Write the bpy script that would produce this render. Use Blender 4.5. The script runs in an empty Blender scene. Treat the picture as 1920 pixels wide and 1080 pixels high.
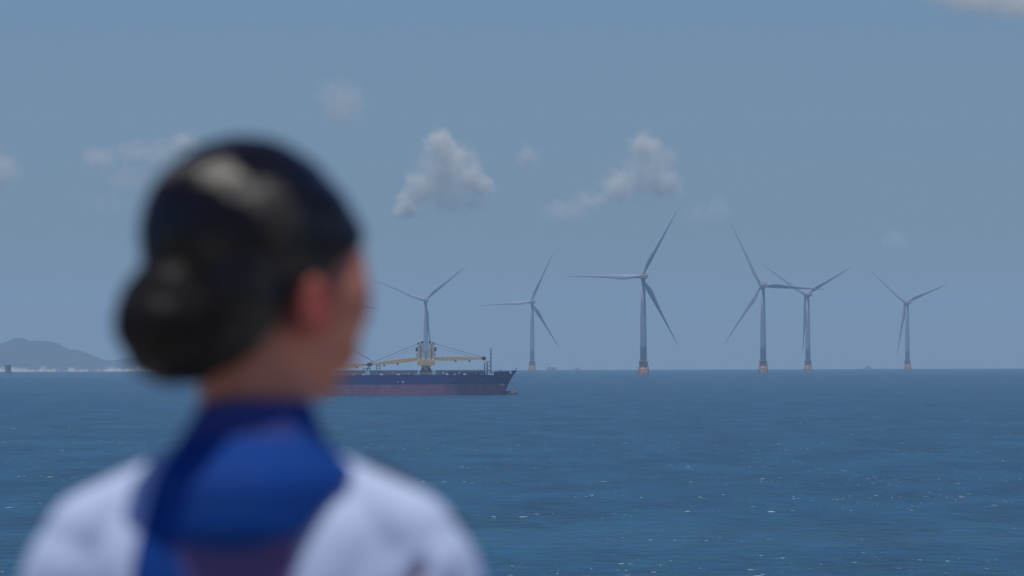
import bpy, bmesh, math, random
import numpy as np
from mathutils import Vector, Matrix
random.seed(7); np.random.seed(7)
PI = math.pi; R_ = math.radians
C = bpy.context.scene.collection
SC = bpy.context.scene

# ------------------------------------------------------------------ camera, sky, sun, exposure
FPX = 16600.0                 # focal length in pixels of the 1920 px photograph (a ~311 mm lens)
CAM_Z = 22.3                  # metres above the sea
EARTH = 6.371e6               # the sea curves like the real one
PITCH = 110.1 / FPX
ROLL = 6.0 / 1920
Fv = Vector((0, math.cos(PITCH), math.sin(PITCH)))
Rv = Vector((math.cos(ROLL), 0, -math.sin(ROLL))); Rv = (Rv - Fv * Rv.dot(Fv)).normalized()
Uv = Rv.cross(Fv).normalized()
CAMPOS = Vector((0, 0, CAM_Z))
cam_d = bpy.data.cameras.new('camera'); cam = bpy.data.objects.new('camera', cam_d); C.objects.link(cam)
cam.matrix_world = Matrix(((Rv.x, Uv.x, -Fv.x, 0), (Rv.y, Uv.y, -Fv.y, 0), (Rv.z, Uv.z, -Fv.z, CAM_Z), (0, 0, 0, 1)))
cam_d.sensor_width = 36; cam_d.lens = FPX / 1920 * 36
cam_d.clip_start = 0.5; cam_d.clip_end = 200000
cam_d.dof.use_dof = True; cam_d.dof.focus_distance = 9000; cam_d.dof.aperture_fstop = 13.5
SC.camera = cam

SUN_EL, SUN_AZ = 81.0, 198.0   # azimuth clockwise from the view direction (+Y)
w = bpy.data.worlds.new('World'); SC.world = w; w.use_nodes = True
nt = w.node_tree; nt.nodes.clear()
sky = nt.nodes.new('ShaderNodeTexSky'); sky.sky_type = 'NISHITA'; sky.sun_disc = False
sky.sun_elevation = R_(SUN_EL); sky.sun_rotation = R_(SUN_AZ)
sky.altitude = 20; sky.air_density = 1.0; sky.dust_density = 0.3; sky.ozone_density = 2.0
tint = nt.nodes.new('ShaderNodeMix'); tint.data_type = 'RGBA'; tint.blend_type = 'MULTIPLY'
tint.inputs[0].default_value = 1.0; tint.inputs[7].default_value = (0.56, 0.85, 1.46, 1)
bg = nt.nodes.new('ShaderNodeBackground'); bg.inputs[1].default_value = 0.07
wo = nt.nodes.new('ShaderNodeOutputWorld')
nt.links.new(sky.outputs[0], tint.inputs[6]); nt.links.new(tint.outputs[2], bg.inputs[0]); nt.links.new(bg.outputs[0], wo.inputs[0])

sun_d = bpy.data.lights.new('sun', 'SUN'); sun = bpy.data.objects.new('sun', sun_d); C.objects.link(sun)
sun_d.energy = 4.7; sun_d.angle = R_(0.53); sun_d.color = (1.0, 0.95, 0.87)
sdir = Vector((math.sin(R_(SUN_AZ)) * math.cos(R_(SUN_EL)), math.cos(R_(SUN_AZ)) * math.cos(R_(SUN_EL)), math.sin(R_(SUN_EL))))
sun.rotation_euler = (-sdir).to_track_quat('-Z', 'Y').to_euler(); sun.location = (0, 0, 300)

SC.view_settings.view_transform = 'Standard'; SC.view_settings.look = 'None'
SC.view_settings.gamma = 1; SC.view_settings.exposure = -0.52
SC.render.engine = 'CYCLES'
SC.cycles.use_denoising = True
SC.cycles.max_bounces = 6; SC.cycles.volume_bounces = 3
SC.cycles.volume_step_rate = 1.0; SC.cycles.volume_max_steps = 256

# ------------------------------------------------------------------ helpers
def P(px, py, Y):
    """point at depth Y (metres ahead) seen at pixel (px, py) of the 1920 x 1080 photograph"""
    d = Fv * FPX + Rv * (px - 960) + Uv * (540 - py)
    return CAMPOS + d * (Y / d.y)
def sea_z(x, y): return -(x * x + y * y) / (2 * EARTH)
def px_x(px, Y): return P(px, 694, Y).x

def mesh_obj(name, bm, mat=None, parent=None, smooth=False):
    me = bpy.data.meshes.new(name); bm.to_mesh(me); bm.free()
    return link_mesh(name, me, mat, parent, smooth)
def link_mesh(name, me, mat=None, parent=None, smooth=False):
    o = bpy.data.objects.new(name, me); C.objects.link(o)
    if mat: me.materials.clear(); me.materials.append(mat)
    if parent: o.parent = parent
    if smooth:
        for p in me.polygons: p.use_smooth = True
    return o
def empty(name, loc=(0, 0, 0), rz=0):
    o = bpy.data.objects.new(name, None); C.objects.link(o); o.location = loc; o.rotation_euler = (0, 0, rz)
    o.empty_display_size = 1; return o
def tag(o, label=None, cat=None, group=None, kind=None):
    if label: o['label'] = label
    if cat: o['category'] = cat
    if group: o['group'] = group
    if kind: o['kind'] = kind
    return o
def copy_tree(o, parent=None):
    c = o.copy(); C.objects.link(c)
    if parent: c.parent = parent
    for ch in list(o.children): copy_tree(ch, c)
    return c
def box(bm, x0, x1, y0, y1, z0, z1, tx=0, ty=0):
    """box; tx / ty pull the top face in on each side"""
    v = [bm.verts.new(p) for p in ((x0, y0, z0), (x1, y0, z0), (x1, y1, z0), (x0, y1, z0),
         (x0 + tx, y0 + ty, z1), (x1 - tx, y0 + ty, z1), (x1 - tx, y1 - ty, z1), (x0 + tx, y1 - ty, z1))]
    for f in ((3, 2, 1, 0), (4, 5, 6, 7), (0, 1, 5, 4), (1, 2, 6, 5), (2, 3, 7, 6), (3, 0, 4, 7)):
        bm.faces.new([v[i] for i in f])
    return v
def rings(bm, rs, close=True, cap=True):
    """loft a list of rings (lists of points)"""
    R = [[bm.verts.new(p) for p in r] for r in rs]; n = len(R[0])
    for a, b in zip(R, R[1:]):
        for i in range(n if close else n - 1):
            j = (i + 1) % n
            bm.faces.new((a[i], a[j], b[j], b[i]))
    if cap:
        bm.faces.new(R[0][::-1]); bm.faces.new(R[-1])
    return R
def tube(bm, a, b, ra, rb=None, n=10):
    rb = ra if rb is None else rb
    a, b = Vector(a), Vector(b); d = (b - a).normalized()
    u = d.orthogonal().normalized(); v = d.cross(u)
    rings(bm, [[p + (u * math.cos(t) + v * math.sin(t)) * r for t in [2 * PI * k / n for k in range(n)]] for p, r in ((a, ra), (b, rb))])
def lathe(bm, prof, n=24, c=(0, 0, 0)):
    """prof = [(z, r)...]"""
    rings(bm, [[(c[0] + r * math.cos(2 * PI * k / n), c[1] + r * math.sin(2 * PI * k / n), c[2] + z) for k in range(n)] for z, r in prof])
def fix(bm): bmesh.ops.recalc_face_normals(bm, faces=bm.faces); return bm

def mat(name, col, rough=0.6, metal=0.0, var=0.0, scale=1.0, bump=0.0, spec=0.5, stretch=(1, 1, 1), detail=6, col2=None):
    m = bpy.data.materials.new(name); m.use_nodes = True; n = m.node_tree; b = n.nodes['Principled BSDF']
    b.inputs['Roughness'].default_value = rough; b.inputs['Metallic'].default_value = metal
    b.inputs['Specular IOR Level'].default_value = spec
    tc = n.nodes.new('ShaderNodeTexCoord'); mp = n.nodes.new('ShaderNodeMapping'); mp.inputs['Scale'].default_value = stretch
    no = n.nodes.new('ShaderNodeTexNoise'); no.inputs['Scale'].default_value = scale; no.inputs['Detail'].default_value = detail
    n.links.new(tc.outputs['Object'], mp.inputs[0]); n.links.new(mp.outputs[0], no.inputs['Vector'])
    rp = n.nodes.new('ShaderNodeValToRGB')
    c2 = col2 or tuple(c * (1 - var) for c in col)
    c1 = col if col2 else tuple(min(1, c * (1 + var * .5)) for c in col)
    rp.color_ramp.elements[0].position = 0.35; rp.color_ramp.elements[0].color = (*c2, 1)
    rp.color_ramp.elements[1].position = 0.65; rp.color_ramp.elements[1].color = (*c1, 1)
    n.links.new(no.outputs[0], rp.inputs[0]); n.links.new(rp.outputs[0], b.inputs['Base Color'])
    if bump:
        bp = n.nodes.new('ShaderNodeBump'); bp.inputs['Strength'].default_value = 1.0; bp.inputs['Distance'].default_value = bump
        n.links.new(no.outputs[0], bp.inputs['Height']); n.links.new(bp.outputs[0], b.inputs['Normal'])
    return m

# ------------------------------------------------------------------ sea
def sea_material():
    m = bpy.data.materials.new('sea_water'); m.use_nodes = True; n = m.node_tree; L = n.links; b = n.nodes['Principled BSDF']
    N = lambda t: n.nodes.new(t)
    geo = N('ShaderNodeNewGeometry')
    def noise(scale, detail, sx=1, sy=1, rough=.55, dist=0.0, rot=0.0):
        mp = N('ShaderNodeMapping'); mp.inputs['Scale'].default_value = (sx, sy, 0); mp.inputs['Rotation'].default_value = (0, 0, rot)
        no = N('ShaderNodeTexNoise'); no.inputs['Scale'].default_value = scale; no.inputs['Detail'].default_value = detail
        no.inputs['Roughness'].default_value = rough; no.inputs['Distortion'].default_value = dist
        L.new(geo.outputs['Position'], mp.inputs[0]); L.new(mp.outputs[0], no.inputs['Vector']); return no.outputs[0]
    def rng(src, a, b_, c=0, d=1, smooth=False):
        r = N('ShaderNodeMapRange'); r.inputs[1].default_value = a; r.inputs[2].default_value = b_
        r.inputs[3].default_value = c; r.inputs[4].default_value = d
        if smooth: r.interpolation_type = 'SMOOTHSTEP'
        L.new(src, r.inputs[0]); return r.outputs[0]
    def math_(op, a, b_):
        q = N('ShaderNodeMath'); q.operation = op
        for i, v in enumerate((a, b_)):
            if isinstance(v, (int, float)): q.inputs[i].default_value = v
            else: L.new(v, q.inputs[i])
        return q.outputs[0]
    def mix(f, a, b_):
        q = N('ShaderNodeMix'); q.data_type = 'RGBA'
        if isinstance(f, (int, float)): q.inputs[0].default_value = f
        else: L.new(f, q.inputs[0])
        for i, v in ((6, a), (7, b_)):
            if isinstance(v, tuple): q.inputs[i].default_value = (*v, 1)
            else: L.new(v, q.inputs[i])
        return q.outputs[2]
    swell = noise(0.055, 3, 1, .32, .55, .3, R_(7))
    wave = noise(0.33, 5, 1, .26, .65, .5, R_(-5))
    chop = noise(1.5, 3, 1, .3, .6)
    h = math_('ADD', math_('MULTIPLY', swell, 3.6), math_('ADD', math_('MULTIPLY', wave, 2.2), math_('MULTIPLY', chop, .60)))
    bp = N('ShaderNodeBump'); bp.inputs['Strength'].default_value = 1.0; bp.inputs['Distance'].default_value = 1.0
    L.new(h, bp.inputs['Height'])
    # water body: deep blue, greener on crests; light and dark of waves put into the colour
    big = noise(0.0016, 4, 1, 1, .55)
    multi = noise(0.05, 8, 1, .14, .82, .3, R_(4))
    tone = rng(multi, .38, .64, .66, 1.40)
    green = math_('MULTIPLY', rng(math_('ADD', math_('MULTIPLY', wave, .7), math_('MULTIPLY', chop, .3)), .48, .60), rng(big, .35, .62, .5, 1))
    col0 = mix(green, SEA_BLUE, SEA_GREEN)
    vm = N('ShaderNodeVectorMath'); vm.operation = 'SCALE'; L.new(col0, vm.inputs[0]); L.new(tone, vm.inputs['Scale']); col = vm.outputs[0]
    # whitecaps: rare crests inside windier patches
    cap_small = noise(0.8, 2, .7, .22, .6, .3)
    cap_patch = noise(0.0105, 2, 1, 1, .5)
    foam = math_('MULTIPLY', rng(cap_small, .695, .722), rng(cap_patch, .50, .60))
    # tidal lines and slicks (smoother, paler bands)
    slick = rng(noise(0.0011, 5, .30, 1, .6, 1.2, R_(6)), .56, .66, 0, 1, True)
    L.new(mix(foam, col, (.80, .84, .52)), b.inputs['Base Color'])
    ro = math_('ADD', math_('SUBTRACT', .16, math_('MULTIPLY', slick, .04)), math_('MULTIPLY', foam, .5))
    L.new(ro, b.inputs['Roughness'])
    bs = math_('SUBTRACT', 1.0, math_('MULTIPLY', slick, .42)); L.new(bs, bp.inputs['Strength'])
    # wind-roughened water seen at a low angle reflects only about half of what one flat facet would
    L.new(bp.outputs[0], b.inputs['Normal']); b.inputs['Specular IOR Level'].default_value = 0; b.inputs['IOR'].default_value = 1.0
    gl = N('ShaderNodeBsdfGlossy'); L.new(ro, gl.inputs['Roughness']); L.new(bp.outputs[0], gl.inputs['Normal'])
    fr = N('ShaderNodeFresnel'); fr.inputs['IOR'].default_value = 1.333; L.new(bp.outputs[0], fr.inputs['Normal'])
    df = N('ShaderNodeBsdfDiffuse'); L.new(mix(foam, col, (.80, .84, .52)), df.inputs['Color']); L.new(bp.outputs[0], df.inputs['Normal'])
    ms = N('ShaderNodeMixShader'); L.new(math_('MULTIPLY', fr.outputs[0], math_('SUBTRACT', .58, math_('MULTIPLY', foam, .4))), ms.inputs[0]); L.new(df.outputs[0], ms.inputs[1]); L.new(gl.outputs[0], ms.inputs[2])
    L.new(ms.outputs[0], n.nodes['Material Output'].inputs['Surface'])
    return m
SEA_BLUE = (0.012, 0.070, 0.158); SEA_GREEN = (0.006, 0.092, 0.088)
def build_sea():
    bm = bmesh.new(); n = 720; rad = [0, 60, 120, 200, 300, 400, 500, 600, 700, 800] + [900 + 100 * k for k in range(0, 30)] + [4000 + 200 * k for k in range(0, 80)] + [20200, 21000, 22000, 23500, 25000, 27000, 29500]
    c = bm.verts.new((0, 0, 0)); prev = None
    for r in rad[1:]:
        cur = [bm.verts.new((r * math.sin(2 * PI * k / n), r * math.cos(2 * PI * k / n), sea_z(r, 0))) for k in range(n)]
        for k in range(n):
            j = (k + 1) % n
            bm.faces.new((c, cur[j], cur[k])) if prev is None else bm.faces.new((prev[k], prev[j], cur[j], cur[k]))
        prev = cur
    tag(mesh_obj('sea', fix(bm), sea_material(), smooth=True), kind='structure')
build_sea()

# ------------------------------------------------------------------ headland and terrace under the camera and the person
GROUND_Z = CAM_Z - 1.465
def build_terrace():
    conc = mat('terrace_concrete', (.36, .34, .31), .85, var=.35, scale=2.5, bump=.004)
    bm = bmesh.new(); box(bm, -9, 9, -8, 11, GROUND_Z - .35, GROUND_Z)
    bmesh.ops.bevel(bm, geom=bm.edges[:], offset=.03, segments=2, affect='EDGES')
    tag(mesh_obj('terrace', bm, conc), kind='structure')
    rock = mat('headland_rock', (.24, .20, .16), .95, var=.5, scale=.25, bump=.3, col2=(.07, .09, .045))
    bm = bmesh.new(); rs = []
    for z, r in ((-3, 62), (1.5, 52), (6, 41), (11, 31), (16, 22), (19.2, 15), (GROUND_Z - .3, 12.4)):
        rs.append([((r * (1 + .12 * math.sin(3 * t + z * .3) + .06 * math.sin(7 * t + z)) * math.cos(t)),
                    (r * (1 + .12 * math.sin(3 * t + z * .3) + .06 * math.sin(7 * t + z)) * math.sin(t)) * (.9) - .5 + (-28 if False else 0), z) for t in [2 * PI * k / 64 for k in range(64)]])
    rings(bm, rs); tag(mesh_obj('headland', fix(bm), rock, smooth=True), kind='structure')
build_terrace()

# ------------------------------------------------------------------ island on the horizon
def build_island():
    D = 25000.0
    prof = [(-420, 694), (-330, 680), (-240, 664), (-160, 650), (-100, 655), (-50, 652), (-20, 649), (0, 645.5), (14, 642), (26, 637), (35, 633.5), (44, 634.5), (52, 638), (60, 640), (68, 639.3), (80, 639.5), (100, 641.5),
            (112, 646), (122, 652), (132, 656), (142, 655.5), (152, 658), (165, 663), (180, 669), (192, 673.5), (205, 676), (217, 679.5), (228, 678), (240, 674), (262, 668), (300, 672), (345, 683), (380, 692), (400, 697)]
    xs = [px_x(p, D) for p, _ in prof]
    zs = []
    for p, y in prof: zs.append(max(1.0, P(p, y, D).z - sea_z(0, D)))
    bm = bmesh.new(); NX, NY = 420, 46; DEP = 1500.0
    x0, x1 = xs[0], xs[-1]; grid = []
    from mathutils import noise as mn
    for i in range(NX + 1):
        x = x0 + (x1 - x0) * i / NX; ridge = float(np.interp(x, xs, zs)); row = []
        for j in range(NY + 1):
            v = j / NY; y = D - DEP * .55 + DEP * v
            e = math.sin(PI * min(1, max(0, v))) ** .62 if v > 0 else 0
            nz = mn.fractal(Vector((x / 260, y / 260, 3)), 1, 2, 5); n2 = mn.fractal(Vector((x / 60, y / 60, 9)), 1, 2, 4)
            k = max(0, 1 - ((v - .55) / .55) ** 2) if v < .55 else max(0, 1 - ((v - .55) / .45) ** 2)
            z = ridge * (k ** .8) * (1 - .0 * nz) + (1 - k) * k * nz * 60 + n2 * 2.2 * min(1, k * 3)
            coast = 1 if j in (0, NY) or i in (0, NX) else 0
            z = z if not coast else -6
            wob = nz * 60 * (1 - v)
            row.append(bm.verts.new((x, y + wob, sea_z(x, y) + z)))
        grid.append(row)
    for i in range(NX):
        for j in range(NY): bm.faces.new((grid[i][j], grid[i + 1][j], grid[i + 1][j + 1], grid[i][j + 1]))
    m = bpy.data.materials.new('island_scrub_and_sand'); m.use_nodes = True; n = m.node_tree; b = n.nodes['Principled BSDF']; b.inputs['Roughness'].default_value = .95
    geo = n.nodes.new('ShaderNodeNewGeometry'); sp = n.nodes.new('ShaderNodeSeparateXYZ'); n.links.new(geo.outputs['Position'], sp.inputs[0])
    no = n.nodes.new('ShaderNodeTexNoise'); no.inputs['Scale'].default_value = .011; no.inputs['Detail'].default_value = 7; no.inputs['Roughness'].default_value = .75
    mp = n.nodes.new('ShaderNodeMapping'); mp.inputs['Scale'].default_value = (1.6, .2, 1.2); n.links.new(geo.outputs['Position'], mp.inputs[0]); n.links.new(mp.outputs[0], no.inputs[0])
    a = n.nodes.new('ShaderNodeMath'); a.operation = 'MULTIPLY_ADD'; a.inputs[1].default_value = -90.0; n.links.new(no.outputs[0], a.inputs[0]); n.links.new(sp.outputs[2], a.inputs[2])
    r = n.nodes.new('ShaderNodeMapRange'); r.inputs[1].default_value = sea_z(0, D) - 38; r.inputs[2].default_value = sea_z(0, D) - 29; r.inputs[3].default_value = 1; r.inputs[4].default_value = 0
    n.links.new(a.outputs[0], r.inputs[0])
    n2 = n.nodes.new('ShaderNodeTexNoise'); n2.inputs['Scale'].default_value = .02; n2.inputs['Detail'].default_value = 6; n.links.new(geo.outputs['Position'], n2.inputs[0])
    rp = n.nodes.new('ShaderNodeValToRGB'); rp.color_ramp.elements[0].position = .35; rp.color_ramp.elements[0].color = (.010, .020, .024, 1); rp.color_ramp.elements[1].position = .7; rp.color_ramp.elements[1].color = (.035, .045, .045, 1)
    n.links.new(n2.outputs[0], rp.inputs[0])
    mx = n.nodes.new('ShaderNodeMix'); mx.data_type = 'RGBA'; n.links.new(r.outputs[0], mx.inputs[0]); n.links.new(rp.outputs[0], mx.inputs[6]); mx.inputs[7].default_value = (.46, .38, .33, 1)
    n.links.new(mx.outputs[2], b.inputs['Base Color'])
    tag(mesh_obj('hills', fix(bm), m, smooth=True), kind='structure')
build_island()

# ------------------------------------------------------------------ wind turbines
M_white = mat('turbine_white_paint', (.35, .40, .47), .5, var=.08, scale=.12)
M_nac = mat('nacelle_paint', (.34, .36, .40), .5, var=.1, scale=.3)
M_orange = mat('foundation_orange_paint', (.56, .30, .17), .6, var=.3, scale=.6)
M_steel = mat('dark_steel', (.10, .11, .12), .6, var=.3, scale=1.0)
M_red = mat('red_marking_paint', (.55, .10, .06), .5, var=.2, scale=1.0)
M_conc = mat('weathered_concrete', (.30, .30, .29), .9, var=.4, scale=.5)
ROTOR = 77.5; HUB_H = 96.5

def blade_mesh():
    bm = bmesh.new(); rs = []; n = 18
    st = [(1.2, 1.6, 1.0, 30), (4, 1.6, .98, 30), (7, 1.65, .80, 27), (10, 1.95, .55, 22), (14, 2.5, .38, 17), (18, 2.65, .30, 13), (24, 2.3, .25, 10), (31, 1.75, .22, 7),
          (39, 1.38, .20, 5), (47, 1.08, .19, 3), (55, .84, .18, 2), (63, .62, .18, 1), (70, .42, .18, 0), (75, .24, .18, 0), (77.5, .06, .2, 0)]
    for z, hc, th, tw in st:
        # chord stays aligned on the leading edge: the trailing edge bulges
        off = (hc - 1.6) * .55 if hc > 1.6 else (hc - 1.6) * .35
        pre = -2.6 * (z / 77.5) ** 2 * -1      # prebend away from the tower
        a = R_(tw + 8); r = []
        for k in range(n):
            t = 2 * PI * k / n; cx = hc * math.cos(t) - off
            cy = hc * th * math.sin(t) * (1 + .35 * math.cos(t) if th < .9 else 1)
            r.append((cx * math.cos(a) - cy * math.sin(a), cx * math.sin(a) + cy * math.cos(a) + pre, z))
        rs.append(r)
    rings(bm, rs); return fix(bm)
def make_turbine():
    root = empty('wind_turbine')
    bm = bmesh.new(); lathe(bm, [(-14, 4.25), (0, 4.25), (12.6, 4.25)], 28)
    for z in (2.6, 5.4, 8.2): lathe(bm, [(z, 4.22), (z, 4.36), (z + .35, 4.36), (z + .35, 4.22)], 28)
    tp = mesh_obj('transition_piece', fix(bm), M_orange, root, True)
    bm = bmesh.new(); lathe(bm, [(12.6, 3.0), (12.6, 5.0), (13.0, 5.0), (13.0, 3.0)], 28); mesh_obj('work_platform', fix(bm), M_steel, root)
    pf = root.children[-1]
    bm = bmesh.new()
    for k in range(18):
        t = 2 * PI * k / 18; tube(bm, (4.85 * math.cos(t), 4.85 * math.sin(t), 13), (4.85 * math.cos(t), 4.85 * math.sin(t), 14.2), .06, n=6)
    for z in (13.6, 14.2):
        for k in range(28):
            t, u = 2 * PI * k / 28, 2 * PI * (k + 1) / 28
            tube(bm, (4.85 * math.cos(t), 4.85 * math.sin(t), z), (4.85 * math.cos(u), 4.85 * math.sin(u), z), .06, n=6)
    mesh_obj('railing', fix(bm), M_orange, pf)
    for sx in (-1, 1):   # boat landings
        bm = bmesh.new()
        for dy in (-1.0, 1.0): tube(bm, (sx * 5.3, dy, -3), (sx * 5.3, dy, 9.5), .25)
        for z in (.6, 3.4, 6.4, 9.2):
            for dy in (-1.0, 1.0): tube(bm, (sx * 4.1, dy, z), (sx * 5.3, dy, z), .2)
            tube(bm, (sx * 5.3, -1, z), (sx * 5.3, 1, z), .15)
        for k in range(14): tube(bm, (sx * 5.2, -.35, k * .7 - .4), (sx * 5.2, .35, k * .7 - .4), .06, n=6)
        mesh_obj('boat_landing', fix(bm), M_orange, root, True)
    bm = bmesh.new(); lathe(bm, [(12.9, 3.25), (30, 3.18), (46, 3.05), (70, 2.45), (94.6, 1.95)], 32)
    tw = mesh_obj('tower', fix(bm), M_white, root, True)
    for z, r in ((27.5, 3.22), (47.0, 3.04), (70, 2.48)):
        bm = bmesh.new(); lathe(bm, [(z, r), (z, r + .10), (z + .5, r + .10), (z + .5, r)], 32); mesh_obj('flange', fix(bm), M_nac, tw)
    bm = bmesh.new(); box(bm, -.6, .6, -3.42, -3.2, 13.1, 15.6); mesh_obj('door', fix(bm), M_steel, tw)
    # nacelle: rounded box behind the rotor, hub on local +y
    bm = bmesh.new(); rs = []
    for y, hx, z0, z1 in ((-8.2, 1.9, -1.2, 2.0), (-7.6, 2.3, -1.9, 2.5), (-2, 2.4, -2.5, 2.6), (2.6, 2.3, -2.4, 2.4), (3.8, 1.9, -1.9, 2.0)):
        r = []
        for k in range(20):
            t = 2 * PI * k / 20; c, s = math.cos(t), math.sin(t)
            c = math.copysign(abs(c) ** .45, c); s = math.copysign(abs(s) ** .45, s)
            r.append((hx * c, y, HUB_H + (z0 + z1) / 2 + (z1 - z0) / 2 * s))
        rs.append(r)
    rings(bm, rs); nac = mesh_obj('nacelle', fix(bm), M_nac, root)
    bm = bmesh.new(); box(bm, -1.9, 1.9, -7.4, -5.4, HUB_H + 2.4, HUB_H + 3.5, .2, .2); mesh_obj('cooler', fix(bm), M_red, nac)
    bm = bmesh.new(); tube(bm, (-1, -4, HUB_H + 2.5), (-1, -4, HUB_H + 5.2), .09, n=6); tube(bm, (-1.5, -4, HUB_H + 4.8), (-.5, -4, HUB_H + 4.8), .07, n=6); mesh_obj('wind_vane', fix(bm), M_steel, nac)
    hub = None
    bm = bmesh.new(); prof = [(-2.6, 1.9), (-1.8, 2.2), (0, 2.3), (1.4, 2.1), (2.4, 1.5), (3.0, .7), (3.15, .1)]
    rings(bm, [[(r * math.cos(2 * PI * k / 24), y, r * math.sin(2 * PI * k / 24)) for k in range(24)] for y, r in prof])
    hub = mesh_obj('hub', fix(bm), M_white, root, True); hub.location = (0, 6.2, HUB_H + .3)
    bmesh_me = blade_mesh(); me = bpy.data.meshes.new('blade'); bmesh_me.to_mesh(me); bmesh_me.free()
    for k in range(3):
        b = link_mesh('blade', me, M_white, hub, True); b.rotation_euler = (0, 2 * PI * k / 3, 0)
    return root
TURBS = [  # tower px, distance, yaw, phase, label
    (1206.5, 8690, 17, 30, 'tallest and nearest wind turbine, one blade pointing straight left and one up to the right'),
    (1431, 9820, 20, -27, 'second tallest wind turbine, its right blade reaching across the turbine beside it'),
    (1515, 11190, 25, 62, 'wind turbine whose upper left blade is crossed by its taller left neighbour'),
    (1701.5, 12740, 26, -51, 'last wind turbine at the far right, blades spread wide with one hanging slightly left'),
    (998, 12370, 18, 26, 'faint far wind turbine just past the bow of the cargo ship'),
    (798.5, 12000, 15, 51.5, 'wind turbine rising directly behind the ship cranes, its two upper blades in a wide V'),
]
proto = make_turbine()
GT = 'wind turbines standing in the sea'
def place_turbine(o, px, d, yaw, ph, label):
    x = px_x(px, d); o.location = (x, d, sea_z(x, d)); o.rotation_euler = (0, 0, R_(yaw))
    for ch in o.children:
        if ch.name.startswith('hub'): ch.rotation_euler = (0, R_(ph), 0)
    tag(o, label, 'wind turbine', GT)
for i, t in enumerate(TURBS): place_turbine(proto if i == 0 else copy_tree(proto), *t)
place_turbine(copy_tree(proto), 609, 11800, 14, 99, 'wind turbine almost hidden behind the head, only a pale blade tip showing past the cheek')

# bare foundation far left
def build_foundation():
    d = 11600; x = px_x(15.5, d); o = empty('turbine_foundation', (x, d, sea_z(x, d)))
    tag(o, 'bare grey foundation stump without a turbine, standing before the island', 'foundation')
    bm = bmesh.new(); lathe(bm, [(-8, 3.9), (0, 3.9), (10.3, 3.9)], 24)
    for z in (3, 6.5): lathe(bm, [(z, 3.95), (z, 4.15), (z + .4, 4.15), (z + .4, 3.95)], 24)
    mesh_obj('pile', fix(bm), M_conc, o, True)
    bm = bmesh.new(); lathe(bm, [(10.3, 3), (10.3, 5.2), (11.0, 5.2), (11.0, 3)], 24); mesh_obj('platform', fix(bm), M_conc, o)
    bm = bmesh.new(); lathe(bm, [(-3, 4.0), (-3, 6.2), (1.4, 6.2), (1.4, 4.0)], 24); mesh_obj('fender_ring', fix(bm), M_steel, o)
build_foundation()

# ------------------------------------------------------------------ distant vessels, hulls half below the horizon
M_ves = mat('distant_vessel_paint', (.16, .18, .20), .6, var=.3, scale=.2)
M_ves2 = mat('distant_superstructure_paint', (.38, .38, .38), .6, var=.2, scale=.3)
def vessel(px, d, L, blocks, label):
    x = px_x(px, d); o = empty('distant_vessel', (x, d, sea_z(x, d))); tag(o, label, 'vessel', 'small vessels on the horizon')
    bm = bmesh.new(); rs = []
    for t, w_, z in ((-.5, .75, 4.0), (-.44, .95, 3.8), (.2, 1, 3.8), (.4, .7, 4.3), (.5, .06, 5.0)):
        xx = t * L; b = w_ * 4.2
        rs.append([(xx, -b, z), (xx, -b * .8, -1), (xx, b * .8, -1), (xx, b, z)])
    rings(bm, rs); mesh_obj('hull', fix(bm), M_ves, o)
    for (x0, x1, z0, z1) in blocks:
        bm = bmesh.new(); box(bm, x0, x1, -3, 3, z0 - .3, z1, .3, .3)
        box(bm, x0 + .4, x1 - .4, -3.05, -2.9, z1 - 1.2, z1 - .6); mesh_obj('deckhouse', fix(bm), M_ves2 if z0 > 4 else M_ves, o)
    bm = bmesh.new(); xm = (blocks[0][0] + blocks[0][1]) / 2; tube(bm, (xm, 0, blocks[0][3]), (xm, 0, blocks[0][3] + 3), .12, n=6); mesh_obj('mast', fix(bm), M_ves, o)
vessel(1034.5, 21500, 26, [(-9.5, -2.5, 3.8, 10.2), (-1.5, 9, 3.8, 8.8)], 'distant twin block vessel on the horizon just right of the faint turbine')
vessel(1082, 22500, 24, [(-4, 5, 3.8, 8.3), (-7, -4.4, 3.8, 6.8)], 'small low vessel on the horizon between the faint and the nearest turbine')
vessel(1627, 21800, 22, [(-2.5, 5.5, 3.8, 9.8), (-7, -3, 3.8, 7.5)], 'small vessel on the horizon, alone between the two right-hand turbine groups')

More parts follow.
